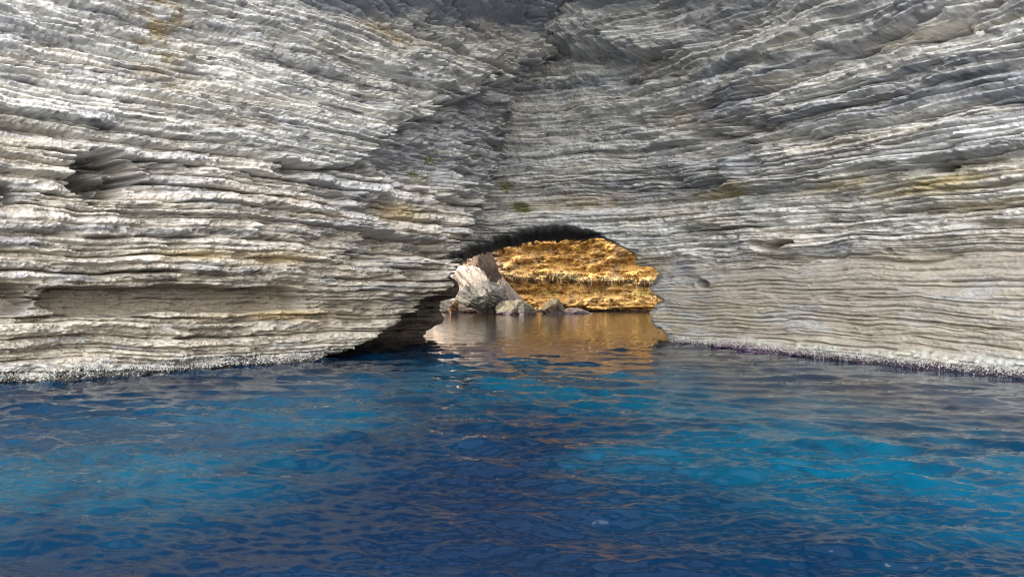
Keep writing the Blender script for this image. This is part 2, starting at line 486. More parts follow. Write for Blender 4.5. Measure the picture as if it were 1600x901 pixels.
    C = mixc(C, np.array([0.31, 0.275, 0.22]), (1 - sst(2.6, 4.2, Z + 0.5 * vn(U * 0.3, Z * 0.6, 85))) * 0.75)
    C = mixc(C, UMBER, 0.55 * sst(0.15, 0.6, fbm(U * 0.5, Z * 2.2, 86, 4)) * (1 - up) * 0.8)
    C = mixc(C, SLATE * 1.3, 0.5 * np.clip(notch, 0, 1) * sst(-0.9, 0.1, fbm(U * 0.7, Z * 1.6, 87, 3)) * sst(7.4, 8.4, Z))  # shade of the notch mixed into the colour
    C = mixc(C, PALE * 1.12, up * (1 - notch) * 0.55 * sst(-0.3, 0.4, fbm(U * 0.6, Z * 2.5, 88, 3)))
    C = mixc(C, np.array([0.30, 0.30, 0.32]), 0.6 * sst(0.1, 0.45, fbm(U * 0.55, Z * 3.6, 89, 4)))
    C = laminae_shade(C, U, rows, 100, 0.9)
    u, z = b_at(255, 50)
    C = mixc(C, np.array([0.27, 0.20, 0.09]), 0.8 * gauss(U, Z, u, z, 0.9, 1.9) * sst(-0.3, 0.3, fbm(U * 2, Z * 4, 90, 3)))
    for (px_, py_, ru, rz) in ((430, 403, 1.6, 0.22), (300, 398, 1.2, 0.18), (600, 52, 1.2, 0.25), (640, 330, 1.0, 0.4), (440, 490, 2.4, 0.2)):
        u, z = b_at(px_, py_)
        C = mixc(C, np.array([0.46, 0.35, 0.17]), 0.7 * gauss(U, Z, u, z, ru, rz))
    C = mixc(C, SLATE * 1.2, 0.75 * sst(0.0, 0.5, Z - sof + 0.25 * vn(U * 0.7, Z * 1.5, 97)))  # underside of the soffit band painted darker for its shade
    C = mixc(C, np.array([0.22, 0.19, 0.15]), alc * 0.85)  # alcove shade put into the colour
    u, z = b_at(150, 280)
    C = mixc(C, np.array([0.16, 0.15, 0.14]), 0.75 * sst(0.45, 0.8, gauss(U, Z, u, z, 1.15, 0.8) + 0.2 * vn(U * 3, Z * 7, 99)))  # painted shadow inside the hollow
    wl = Z + 0.18 * vn(U * 1.2, 0 * U, 91) + 0.10 * vn(U * 5, Z * 5, 92)
    C = mixc(C, np.array([0.52, 0.50, 0.45]), 0.8 * foot * sst(0.12, 0.3, wl) * sst(-0.2, 0.4, vn(U * 9, Z * 9, 93)) * (1 - sst(0.4, 0.7, wl)))
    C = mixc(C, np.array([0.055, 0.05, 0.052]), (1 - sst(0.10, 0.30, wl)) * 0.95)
    C = mixc(C, np.array([0.045, 0.042, 0.042]), 0.93 * sst(-0.15, 0.25, U - ue[:, None] + 0.3 * vn(U * 2, Z * 4, 98)) * (1 - sst(5.0, 7.0, Z)))  # end face and underside painted near black in place of deep shade
    o = empty("limestone_buttress", (-9.0, 28.0, 0.0), "grey thin-bedded limestone buttress overhanging the water on the left of the arch", "rock buttress")
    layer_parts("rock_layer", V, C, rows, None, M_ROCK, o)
    # cliff above the picture
    zt = s[-1]
    top = V[-1, ::6]; n = len(top)
    hs = np.array([0, 1.5, 4, 7, 11, 16, 24.0, 34.0, 46.0])
    T = np.stack([top + np.array([0, 0, 1.0]) * h + np.stack([B_N[0] * 0.9 * fbm(np.arange(n) * 0.13, h * 0.3 + 0 * np.arange(n), 95, 3) * min(1, h),
                  B_N[1] * 0.9 * fbm(np.arange(n) * 0.13, h * 0.3 + 0 * np.arange(n), 95, 3) * min(1, h), 0 * np.arange(n)], -1) for h in hs])
    mesh_from("upper_cliff", T.reshape(-1, 3), grid_faces(len(hs), n), M_ROCK, o, np.zeros((T.size // 3, 3)) + GREY)
    return o, V, U, Z

# ------------------------------------------------------------------ the wall with the arch
W_CTRL = np.array([(-16, 43.0), (-10, 43.3), (-5, 43.6), (-1, 43.8), (2.6, 43.2), (5.6, 41.8), (8.2, 39.2), (10.6, 34.2), (13.0, 28.3),
                   (15.3, 22.8), (17.3, 17.5), (19.0, 11.5), (19.8, 7.0)])

def curve(ctrl, n=3000):
    m = len(ctrl); P = np.vstack([2 * ctrl[0] - ctrl[1], ctrl, 2 * ctrl[-1] - ctrl[-2]])
    out = []
    for i in range(m - 1):
        p0, p1, p2, p3 = P[i:i + 4]
        t = np.linspace(0, 1, n // (m - 1), endpoint=False)[:, None]
        out.append(0.5 * (2 * p1 + (p2 - p0) * t + (2 * p0 - 5 * p1 + 4 * p2 - p3) * t ** 2 + (3 * p1 - p0 - 3 * p2 + p3) * t ** 3))
    out.append(ctrl[-1:]); C = np.vstack(out)
    L = np.concatenate([[0], np.cumsum(np.hypot(*np.diff(C, axis=0).T))])
    return C, L

W_C, W_L = curve(W_CTRL)
_tn = np.gradient(W_C, W_L, axis=0); _ker = np.ones(260) / 260
_nx = np.convolve(np.pad(_tn[:, 1], 130, mode='edge'), _ker, 'same')[130:-130]
_ny = np.convolve(np.pad(-_tn[:, 0], 130, mode='edge'), _ker, 'same')[130:-130]
_q = np.hypot(_nx, _ny); W_NX = _nx / _q; W_NY = _ny / _q

W_OZ = [-1, 0, 1.0, 2.2, 4, 5.5, 7, 9, 11, 13, 15, 17, 20]
W_OV = [0.2, 0.15, 0.0, 0.1, 0.0, 0.0, 0.3, 0.7, 1.05, 1.5, 2.2, 3.4, 5.5]

def w_at(px, py):
    z = 4.0
    for _ in range(15):
        o = interp(z, W_OZ, W_OV)
        X = W_C[:, 0] + W_NX * o; Y = W_C[:, 1] + W_NY * o
        m = Y > 3
        p = np.where(m, 800 + F_PX * X / np.maximum(Y, 3), 99999)
        i = int(np.argmin(np.abs(p - px)))
        z = CAM_H - (py - HZ) / F_PX * Y[i]
    return float(W_L[i]), float(z)

ARCH = np.array([(530, 640), (530, 452), (640, 440), (668, 424), (700, 400), (735, 384), (775, 371), (830, 357), (880, 354), (925, 364), (955, 380), (978, 394),
                 (990, 402), (994, 412), (1012, 418), (1024, 428), (1030, 436), (1024, 446), (1012, 452), (1022, 462), (1032, 470), (1020, 480), (1010, 490),
                 (1014, 502), (1026, 512), (1038, 524), (1044, 534), (1048, 560), (1052, 640)], float)

def sdf_poly(px, py, poly):
    d2 = np.full(px.shape, 1e18); inside = np.zeros(px.shape, bool)
    n = len(poly)
    for i in range(n):
        a = poly[i]; b = poly[(i + 1) % n]; e = b - a
        wx = px - a[0]; wy = py - a[1]
        t = np.clip((wx * e[0] + wy * e[1]) / (e @ e), 0, 1)
        d2 = np.minimum(d2, (wx - e[0] * t) ** 2 + (wy - e[1] * t) ** 2)
        c = (a[1] > py) != (b[1] > py)
        with np.errstate(divide='ignore', invalid='ignore'):
            xin = (b[0] - a[0]) * (py - a[1]) / (b[1] - a[1] if b[1] != a[1] else 1e-9) + a[0]
        inside ^= c & (px < xin)
    return np.where(inside, 1, -1) * np.sqrt(d2)

def build_arch_wall():
    rows = make_beds(-0.9, 18.0, 23,
                     lambda s: (0.35, 0.8) if s < 5 else (0.5, 1.1),
                     lambda s: (0.08, 0.24) if s < 5 else (0.06, 0.23),
                     lambda s: 0.026 if s < 9 else 0.036)
    s = rows[0]; nr = len(s)
    pxc = 800 + F_PX * W_C[:, 0] / np.maximum(W_C[:, 1], 1.0)
    ok = W_C[:, 1] > 9
    px_t = np.concatenate([np.linspace(650, 735, 40), np.linspace(736, 1660, 735)])
    uc = np.interp(px_t, pxc[ok], W_L[ok])
    uc = np.concatenate([np.linspace(0, uc[0] - 0.4, 16), uc, np.linspace(uc[-1] + 0.3, W_L[-1], 30)])
    nc = len(uc)
    U = uc[None, :] + np.zeros((nr, 1))
    bx = np.interp(uc, W_L, W_C[:, 0]); by = np.interp(uc, W_L, W_C[:, 1])
    nx = np.interp(uc, W_L, W_NX); ny = np.interp(uc, W_L, W_NY)
    S2 = s[:, None]
    ur, _ = w_at(1600, 400)
    rel = (U - ur)                                  # 0 at the right edge of the picture, negative towards the arch
    Z = S2 + 0.22 * vn(U * 0.11, S2 * 0.18, 171) + 0.09 * vn(U * 0.4, S2 * 0.9, 172) + 0.03 * vn(U * 1.4, S2 * 2.5, 272)
    Z = Z + sst(3, 10, S2) * -0.04 * np.clip(rel + 12, -10, 16)     # the beds dip gently to the right
    Z = Z + np.exp(-((U - w_at(900, 300)[0]) / 5.0) ** 2) * 0.25 * sst(4, 7, S2) * (1 - sst(9, 13, S2))
    lo = 1 - sst(3.4, 5.0, Z + 0.3 * vn(U * 0.25, 0 * U, 173))      # smooth foot of the right wall
    up = sst(6.0, 8.0, Z)
    arch_u = w_at(860, 340)[0]
    near_arch = np.exp(-((U - arch_u) / 6.0) ** 2)
    P = dict(layer=0.34 * (1 - 0.80 * lo) + 0.18 * up, bed=0.24 * (1 - 0.86 * lo) + 0.06 * up,
             scar=0.16 * (1 - 0.8 * lo), lip=0.22 * (1 - 0.9 * lo) + 0.08 * up, under=0.22 * up, saw=0.6 + 0.6 * up - 0.5 * lo, joint=0.12 - 0.05 * lo - 0.02 * up,
             lam=0.05 - 0.04 * lo, rough=0.09 - 0.055 * lo, lump=0.22 - 0.14 * lo + 0.05 * up)
    D = strata(U * 0.58, rows, 200, P)
    # smooth-weathered, wind-worn upper beds: long lenses
    D = D + up * 0.45 * fbm(U * 0.28, S2 * 1.1, 174, 3)
    D = D + interp(Z, W_OZ, W_OV)
    q = [w_at(a, b) for a, b in ((740, 44), (820, 44), (900, 36), (1000, 30), (1100, 22), (1200, 4), (1280, -30))]
    sof = interp(U, [a for a, b in q], [b for a, b in q])
    D = D + 1.8 * sst(0, 1.8, Z - sof + 0.25 * vn(U * 0.5, Z, 175))

    qs = [w_at(a, b) for a, b in ((700, 100), (800, 100), (860, 98), (960, 100), (1080, 92), (1200, 60))]
    zs = interp(U, [a for a, b in qs], [b for a, b in qs]) + 0.25 * vn(U * 0.6, 0 * U, 161) + 0.12 * vn(U * 2.2, 0 * U, 162)
    shelf = sst(0.0, 0.7, Z - zs) * (1 - sst(qs[3][0], qs[5][0], U))
    D = D + 2.3 * shelf

    def hollow(px, py, rx, ry, dep, wob=0.35):
        u, z = w_at(px, py); ua, _ = w_at(px + rx, py); _, za = w_at(px, py - ry)
        r = ((U - u) / abs(ua - u)) ** 2 + ((Z - z) / abs(za - z)) ** 2 + wob * vn(U * 2.5, Z * 4, 178)
        return -dep * (1 - sst(0.4, 1.1, r))
    D = D + hollow(1218, 383, 30, 9, 4.0) + hollow(1185, 379, 12, 4, 0.5) + hollow(1098, 443, 12, 7, 2.0) + hollow(1080, 440, 22, 10, 0.12)
    D = D + hollow(1463, 263, 22, 7, 3.5, 0.4) + hollow(1119, 288, 11, 5, 2.5, 0.4) + hollow(1291, 277, 9, 2, 0.5)
    D = D + hollow(1393, 392, 9, 4, 0.4) + hollow(1300, 390, 44, 10, 0.15)
    for (px0, py0, px1, py1, dep, th) in ((1340, 264, 1640, 240, 0.6, 0.17), (1230, 282, 1400, 262, 0.25, 0.07), (930, 200, 1640, 5, 0.6, 0.19), (1000, 222, 1300, 178, 0.5, 0.16),
                                      (1080, 250, 1640, 150, 0.4, 0.13), (840, 100, 1100, 80, 0.3, 0.12), (960, 130, 1500, 40, 0.45, 0.14),
                                      (1150, 335, 1640, 320, 0.22, 0.06), (1050, 300, 1640, 290, 0.2, 0.05), (1100, 365, 1640, 352, 0.22, 0.06),
                                      (1120, 400, 1500, 408, 0.18, 0.05), (1080, 470, 1640, 520, 0.10, 0.03), (1150, 455, 1500, 470, 0.08, 0.03),
                                      (1230, 520, 1640, 535, 0.08, 0.03), (1060, 490, 1250, 500, 0.12, 0.03), (860, 215, 1200, 190, 0.25, 0.10)):
        ua, za = w_at(px0, py0); ub, zb = w_at(px1, py1)
        zz = za + (zb - za) * (U - ua) / (ub - ua) + 0.14 * vn(U * 0.6, 0 * U + px0 + py0, 179)
        D = D - 1.7 * dep * np.exp(-((Z - zz) / (1.2 * th)) ** 2) * sst(ua - 1, ua + 1, U) * (1 - sst(ub - 1.0, ub + 1.0, U)) * (0.55 + 0.45 * vn(U * 0.7, 0 * U, 180 + px0))
    foot = (1 - sst(0.25, 0.75, Z + 0.2 * vn(U * 0.5, 0 * U, 181)))
    D = D + foot * (0.16 + 0.09 * fbm(U * 7, Z * 7, 182, 3, 0.7))
    X = bx[None] + nx[None] * D; Y = by[None] + ny[None] * D
    V = np.stack([X, Y, Z], -1)
    # ---- the arch: the sheet turns back into the passage along its mouth
    pu, pv = project(V)
    ragg = 3.0 * vn(pu * 0.035, rows[1][:, None] * 0.7 + 0 * U, 183) + 2.0 * vn(U * 1.1, S2 * 2.0, 184) + 1.5 * vn(U * 4, S2 * 6, 185)
    sd = sdf_poly(pu, pv, ARCH) + ragg
    t = np.clip((sd + 6) / 14.0, 0, 2.0)
    back = 6.5 * t ** 2.2
    flare = sst(860, 960, pu)
    V[..., 0] += back * (V[..., 0] / V[..., 1]) + 0.10 * back * flare
    V[..., 1] += back
    V[..., 2] += back * flare * 0.11 * sst(470, 440, pv)
    cut = (sd > 8)
    keep = ~(cut[:-1, :-1] & cut[1:, :-1] & cut[:-1, 1:] & cut[1:, 1:])
    # ---- colours
    C = strata_colour(U, rows, 200, Z)
    patch = fbm(U * 0.22, S2 * 1.2, 186, 4)
    C = mixc(C, np.array([0.30, 0.31, 0.34]), up * (1 - 0.6 * near_arch) * 0.55 * sst(-0.15, 0.35, patch))
    C = mixc(C, SLATE, up * (1 - 0.6 * near_arch) * 0.65 * sst(0.15, 0.5, fbm(U * 0.16 + 3, S2 * 1.6, 187, 4)))
    C = mixc(C, np.array([0.345, 0.305, 0.25]), lo * 0.9)
    C = mixc(C, np.array([0.40, 0.36, 0.285]), lo * 0.6 * sst(0, 0.5, fbm(U * 0.2, S2 * 1.2, 188, 3)))
    C = mixc(C, GREY, 0.6 * lo * sst(0.0, 0.5, fbm(U * 0.4, S2 * 2.2, 196, 3)))
    C = laminae_shade(C, U, rows, 200, 0.85 - 0.45 * lo)
    for (px_, py_, ru, rz, a, col) in ((1450, 290, 2.6, 0.35, 0.7, (0.45, 0.36, 0.15)), (1130, 300, 2.6, 0.28, 0.7, (0.40, 0.32, 0.15)), (1320, 290, 2.0, 0.25, 0.6, (0.44, 0.36, 0.19)),
                               (900, 318, 3.0, 0.35, 0.6, (0.40, 0.31, 0.20)), (815, 325, 0.6, 0.3, 0.8, (0.20, 0.22, 0.05)), (1530, 320, 2.0, 0.2, 0.4, (0.42, 0.33, 0.17)),
                               (1185, 105, 0.9, 0.25, 0.9, (0.75, 0.75, 0.72)), (1120, 128, 1.2, 0.2, 0.9, (0.72, 0.72, 0.70)), (1230, 352, 1.3, 0.14, 0.9, (0.72, 0.71, 0.68)), (1300, 330, 2.0, 0.10, 0.7, (0.7, 0.69, 0.66)),
                               (1190, 325, 0.7, 0.2, 0.8, (0.72, 0.71, 0.68)), (1045, 358, 0.7, 0.16, 0.8, (0.70, 0.70, 0.68)), (1300, 390, 1.7, 0.22, 0.8, (0.33, 0.34, 0.38)), (1070, 415, 0.6, 0.3, 0.8, (0.32, 0.33, 0.38)),
                               (1150, 245, 0.8, 0.5, 0.6, (0.36, 0.37, 0.42)), (1450, 235, 3.0, 0.25, 0.6, (0.66, 0.66, 0.66)), (1540, 205, 2.4, 0.2, 0.7, (0.70, 0.70, 0.69))):
        u, z = w_at(px_, py_)
        C = mixc(C, np.array(col), a * np.clip(gauss(U, Z, u, z, ru, rz) * (1 + 0.7 * vn(U * 2, Z * 5, 189)), 0, 1))
    C = mixc(C, SLATE * 1.2, 0.7 * sst(0.0, 0.6, Z - sof + 0.3 * vn(U * 0.5, Z, 197)))  # soffit shade painted as a slate tone
    wl = Z + 0.10 * vn(U * 1.2, 0 * U, 191) + 0.08 * vn(U * 5, Z * 5, 192)
    C = mixc(C, np.array([0.52, 0.53, 0.46]), 0.85 * foot * sst(0.15, 0.32, wl) * sst(-0.5, 0.2, vn(U * 8, Z * 9, 193)) * (1 - sst(0.45, 0.65, wl)))
    C = mixc(C, np.array([0.10, 0.07, 0.10]), (1 - sst(0.04, 0.20, wl)) * 0.95)
    u, z = w_at(1170, 545)
    C = mixc(C, np.array([0.24, 0.10, 0.24]), 0.8 * gauss(U, Z, u, 0.10, 2.5, 0.16))
    C = mixc(C, np.array([0.07, 0.07, 0.075]), 0.92 * sst(-2, 4, sd) * sst(480, 460, pv) * (1 - sst(900, 950, pu)))  # passage ceiling darkened in the colour to carry its shade
    o = empty("limestone_arch", (9.0, 39.0, 0.0), "pale layered limestone wall with a low sea arch, curving forward on the right", "sea arch")
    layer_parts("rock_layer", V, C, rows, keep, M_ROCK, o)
    top = V[-1, ::6]; n = len(top)
    hs = np.array([0, 1.5, 4, 7, 11, 16, 24.0, 34.0, 46.0])
    q = np.arange(n)
    T = []
    for h in hs:
        f = 0.9 * fbm(q * 0.13, h * 0.3 + 0 * q, 195, 3) * min(1, h)
        T.append(top + np.stack([nx[::6] * f, ny[::6] * f, 0 * q + h], -1))
    T = np.stack(T)
    mesh_from("upper_cliff", T.reshape(-1, 3), grid_faces(len(hs), n), M_ROCK, o, np.zeros((T.size // 3, 3)) + GREY)
    # unseen mass behind the wall, added to block sun and darken the passage
    gx = np.linspace(-17, 26, 44); prof = [(49.0, 44), (48.6, 30), (48.4, 18), (48.6, 8.6), (52, 7.9), (57, 8.0), (63, 8.6), (70, 9.6), (71.5, 16), (71, 28), (69, 44)]
    M = np.array([[(x, y + 0.8 * float(vn(x * 0.2, j * 1.3, 198)), z + 0.6 * float(vn(x * 0.25, j * 1.1, 199))) for x in gx] for j, (y, z) in enumerate(prof)])
    mesh_from("headland_sun_block", M.reshape(-1, 3), grid_faces(len(prof), len(gx)), M_ROCK, o, np.zeros((M.size // 3, 3)) + np.array([0.12, 0.12, 0.12]))
    return o, V, U, Z

# ------------------------------------------------------------------ dark inner pier left of the arch mouth
def build_pier():
    rows = make_beds(-0.9, 7.2, 37, lambda s: (0.35, 0.7), lambda s: (0.10, 0.28), lambda s: 0.05)
    s = rows[0]; nr = len(s)
    Yp = 46.0
    ys = [640, 525, 515, 505, 499, 492, 484, 476, 470, 465, 455, 446, 438, 431, 424, 400, 340, 250]
    xs = [650, 662, 668, 690, 695, 693, 688, 686, 690, 712, 716, 716, 712, 700, 686, 700, 720, 730]
    yrow = HZ - F_PX * (s - CAM_H) / Yp
    xe = (np.interp(-yrow, -np.array(ys, float), np.array(xs, float)) - 800) / F_PX * Yp
    xe = xe + (_hash(rows[1], rows[1] * 0 + 3, 9) - 0.5) * 0.12
    q = np.concatenate([np.linspace(-9, -2, 30), np.linspace(-1.95, 0, 60), np.linspace(0.05, 1, 20) ** 1.5 * 7])
    front = q <= 0
    X = np.where(front[None], xe[:, None] + q[None], xe[:, None] - 0.9 * np.maximum(q, 0)[None])
    Y = np.where(front[None], Yp + 0.45 * q[None], Yp + np.maximum(q, 0)[None])
    U = q[None] + np.zeros((nr, 1))
    D = strata(U, rows, 300, dict(layer=0.35, bed=0.25, lip=0.3, scar=0.2, saw=0.4, joint=0.1, lam=0.04, rough=0.12, lump=0.3))
    w = sst(0, -0.6, U) * front[None]
    Y = Y - D * w
    V = np.stack([X, Y, s[:, None] + 0 * U], -1)
    C = np.zeros(U.shape + (3,)) + np.array([0.075, 0.062, 0.052])  # near-black base: the pier's shade is put into its colour
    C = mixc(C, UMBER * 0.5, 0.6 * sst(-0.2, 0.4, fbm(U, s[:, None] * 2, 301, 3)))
    o = empty("rock_pier", (-5.0, 46.0, 0), "dark shadowed rock stub poking out behind the buttress at the left foot of the arch", "rock pier")
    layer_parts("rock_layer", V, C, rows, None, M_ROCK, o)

# ------------------------------------------------------------------ sunlit ochre cliff beyond the arch
F_A = np.array([-24.0, 118.0]); F_B = np.array([62.0, 106.0])

def build_far_cliff():
    Ln = np.hypot(*(F_B - F_A)); Dd = (F_B - F_A) / Ln; N = np.array([Dd[1], -Dd[0]])
    if N[1] > 0: N = -N
    rows = make_beds(-0.9, 48.0, 51, lambda s: (0.7, 1.4) if s < 11 else (2.5, 4.5), lambda s: (0.2, 0.6) if s < 11 else (0.6, 1.5), lambda s: 0.085 if s < 11 else 0.4)
    s = rows[0]; nr = len(s)
    u = np.concatenate([np.linspace(0, 14, 30), np.linspace(14.1, 54, 430), np.linspace(54.5, Ln, 30)])
    U = u[None] + np.zeros((nr, 1)); S2 = s[:, None]
    Z = S2 + 0.3 * vn(U * 0.1, S2 * 0.15, 401)
    D = strata(U * 0.9, rows, 400, dict(layer=0.16, bed=0.12, lip=0.1, scar=0.5, saw=0.08, joint=0.05, lam=0.0, rough=0.22, lump=0.8))
    D = D + 0.9 * fbm(U * 0.16, S2 * 0.14, 402, 3) + 0.30 * fbm(U * 0.7, S2 * 0.6, 403, 4, 0.6) + 0.30 * (ridged(U * 0.8, S2 * 0.55, 404, 5, 0.7) - 0.6) + 0.3 * (plate(U * 0.35 + 0.2 * vn(U, S2, 421), np.floor(S2 / 2.3 + vn(U * 0.2, 0 * U, 422)), 423, 0.1) - 0.5)
    lz = 4.6 + 0.35 * vn(U * 0.25, 0 * U, 405) - 0.012 * (U - 30)
    over = sst(-0.25, 0.05, Z - lz)
    D = D + 1.1 * over * (1 - sst(0.3, 3.0, Z - lz)) - 0.5 * np.exp(-((Z - lz + 0.7) / 0.6) ** 2)
    D = D + 0.9 * (1 - sst(1.6, 2.6, Z + 0.3 * vn(U * 0.3, 0 * U, 406)))
    px = 800 + F_PX * (F_A[0] + Dd[0] * U) / (F_A[1] + Dd[1] * U)
    D = D - 1.3 * (1 - sst(0.35, 0.8, Z + 0.35 * vn(U * 0.35, 0 * U, 407))) * sst(850, 920, px)
    D = D - 0.03 * np.clip(Z - 4, 0, 30) ** 1.3
    X = F_A[0] + Dd[0] * U + N[0] * D; Y = F_A[1] + Dd[1] * U + N[1] * D
    V = np.stack([X, Y, Z], -1)
    gold = np.array([0.31, 0.172, 0.048])
    C = np.zeros(U.shape + (3,)) + gold
    C = mixc(C, np.array([0.36, 0.215, 0.075]), sst(-0.1, 0.5, fbm(U * 0.3, S2 * 0.4, 410, 3)))
    C = mixc(C, np.array([0.22, 0.12, 0.04]), 0.8 * sst(0.22, 0.55, fbm(U * 0.6, S2 * 0.8, 411, 4)))
    C = mixc(C, np.array([0.15, 0.10, 0.06]), 0.6 * sst(0.74, 0.88, ridged(U * 0.5, S2 * 0.35, 412, 3)) )
    C = mixc(C, np.array([0.26, 0.23, 0.11]), 0.8 * np.exp(-((Z - lz - 0.2) / 0.55) ** 2) * sst(-0.5, 0.2, vn(U * 1.3, S2 * 1.0, 413)) * sst(820, 870, px))
    C = mixc(C, np.array([0.33, 0.27, 0.08]), 0.7 * np.exp(-((Z - 2.7) / 0.35) ** 2) * sst(0, 0.5, vn(U * 0.3, 0 * U, 414)))
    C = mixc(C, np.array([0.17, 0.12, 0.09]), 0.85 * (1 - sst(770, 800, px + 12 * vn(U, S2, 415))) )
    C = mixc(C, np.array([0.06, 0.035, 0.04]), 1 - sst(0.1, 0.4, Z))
    o = empty("ochre_cliff", (10.0, 112.0, 0), "golden ochre rock face across the water, framed by the arch", "cliff")
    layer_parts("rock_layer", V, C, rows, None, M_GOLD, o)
    # shaggy fringe hanging from the ledge
    rng = np.random.default_rng(4)
    vs, fs, cs = [], [], []
    n = 700
    iu = 20 + 32 * np.clip(np.round(rng.uniform(0, 1, n) * 22) / 22 + rng.normal(size=n) * 0.012, 0, 1)
    for j in range(n):
        c = int(np.searchsorted(u, iu[j])); c = min(c, len(u) - 1)
        zz = float(lz[0, c]) + rng.uniform(-0.25, 0.75)
        r = int(np.argmin(np.abs(Z[:, c] - zz)))
        p = V[r, c] + np.array([0, -0.06, 0])
        h = 0.12 + 0.7 * rng.random() ** 2.5; wd = rng.uniform(0.06, 0.16)
        a = rng.uniform(0, 6.28)
        b = len(vs)
        for i3 in range(3):
            vs.append(p + np.array([wd * math.cos(a + i3 * 2.1), wd * math.sin(a + i3 * 2.1), 0.05]))
        vs.append(p + np.array([rng.uniform(-0.08, 0.08), -0.12, -h]))
        fs += [(b, b + 1, b + 3), (b + 1, b + 2, b + 3), (b + 2, b, b + 3), (b, b + 2, b + 1)]
        col = np.array([0.19, 0.15, 0.065]) * rng.uniform(0.4, 1.3) + np.array([0.02, 0.0, 0.02])
        cs += [col] * 4
    f = mesh_from("hanging_fringe", np.array(vs), np.array(fs), M_GOLD, o, np.array(cs), smooth=False)
    tag(f, kind="stuff")

# ------------------------------------------------------------------ boulders beyond the arch
def ico(sub):
    import bmesh
    bm = bmesh.new(); bmesh.ops.create_icosphere(bm, subdivisions=sub, radius=1.0)
    v = np.array([x.co[:] for x in bm.verts]); f = np.array([[q.index for q in p.verts] for p in bm.faces])
    bm.free(); return v, f

ICO5 = None

def boulder(px0, px1, py0, py1, Y, seed, col, label, fold=0.0, fold_dir=(0.5, 0, 0.85), depth=0.7, name="boulder", planes=16, col2=None, lean=0.0, group=None, taper=0.0):
    global ICO5
    if ICO5 is None: ICO5 = ico(6)
    v, f = ICO5
    v = v.copy()
    rng = np.random.default_rng(seed)
    for _ in range(planes):
        d = rng.normal(size=3); d /= np.linalg.norm(d)
        c = rng.uniform(0.45, 0.85)
        e = v @ d - c
        v = v - np.clip(e, 0, None)[:, None] * d * 0.92
    wx = (px1 - px0) / F_PX * Y * 0.5; hz = (py1 - py0) / F_PX * Y
    cx = ((px0 + px1) / 2 - 800) / F_PX * Y; zb = CAM_H - (py1 - HZ) / F_PX * Y - 0.5
    mn = v.min(0); mx = v.max(0)
    v = (v - (mn + mx) / 2) / ((mx - mn) / 2)
    sz = np.array([wx, max(wx, hz * 0.5) * depth, (hz + 0.5) / 2])
    p = v * sz
    fd = np.array(fold_dir, float); fd /= np.linalg.norm(fd)
    a = p @ fd; b = p[:, 0] * fd[2] - p[:, 2] * fd[0] + 0.5 * p[:, 1]
    nrm = v / np.linalg.norm(v, axis=1)[:, None]
    q = a * 2.2 + 0.6 * vn(b * 0.8, a * 0.5, seed + 1)
    led = (q - np.floor(q))
    dsp = fold * ((led - 0.5) * 0.7 + plate(b * 0.8 + _hash(np.floor(q), np.floor(q) * 0, seed) * 30, np.floor(q), seed + 2, 0.3) - 0.5)
    dsp = dsp + 0.24 * fbm(b * 1.3, a * 2.2 + p[:, 1], seed + 3, 4, 0.6) + 0.22 * (ridged(b * 1.8, a * 3.5 + p[:, 1], seed + 4, 3) - 0.6)
    p = p + nrm * dsp[:, None]
    dsp2 = 0.16 * (ridged(b * 4.5 + 3, a * 6.0 + p[:, 1], seed + 14, 3) - 0.6)
    p = p + nrm * dsp2[:, None]
    zn = np.clip((p[:, 2] + sz[2]) / (2 * sz[2]), 0, 1)
    p[:, :2] *= (1 - taper * zn)[:, None]
    p[:, 0] += lean * (p[:, 2] + sz[2])
    C = np.zeros((len(p), 3)) + np.array(col)
    C = mixc(C, np.array(col2 if col2 is not None else np.array(col) * 0.45), 0.8 * sst(0.0, 0.5, fbm(b * 0.7, a * 1.8, seed + 6, 4)))
    C = mixc(C, np.array([0.025, 0.022, 0.02]), min(1.0, fold * 1.3) * sst(0.30, 0.12, np.abs(led - 0.5)) * sst(-0.3, 0.3, vn(b * 0.6, np.floor(q), seed + 12)))
    zloc = p[:, 2] + sz[2] + zb
    C = mixc(C, np.array([0.06, 0.045, 0.05]), 1 - sst(0.12, 0.5, zloc + 0.15 * vn(b * 2, a * 2, seed + 8)))
    o = mesh_from(name, p, f, M_BOULDER, None, C)
    o.location = (cx, Y, zb + sz[2])
    tag(o, label, "boulder", group)
    return o

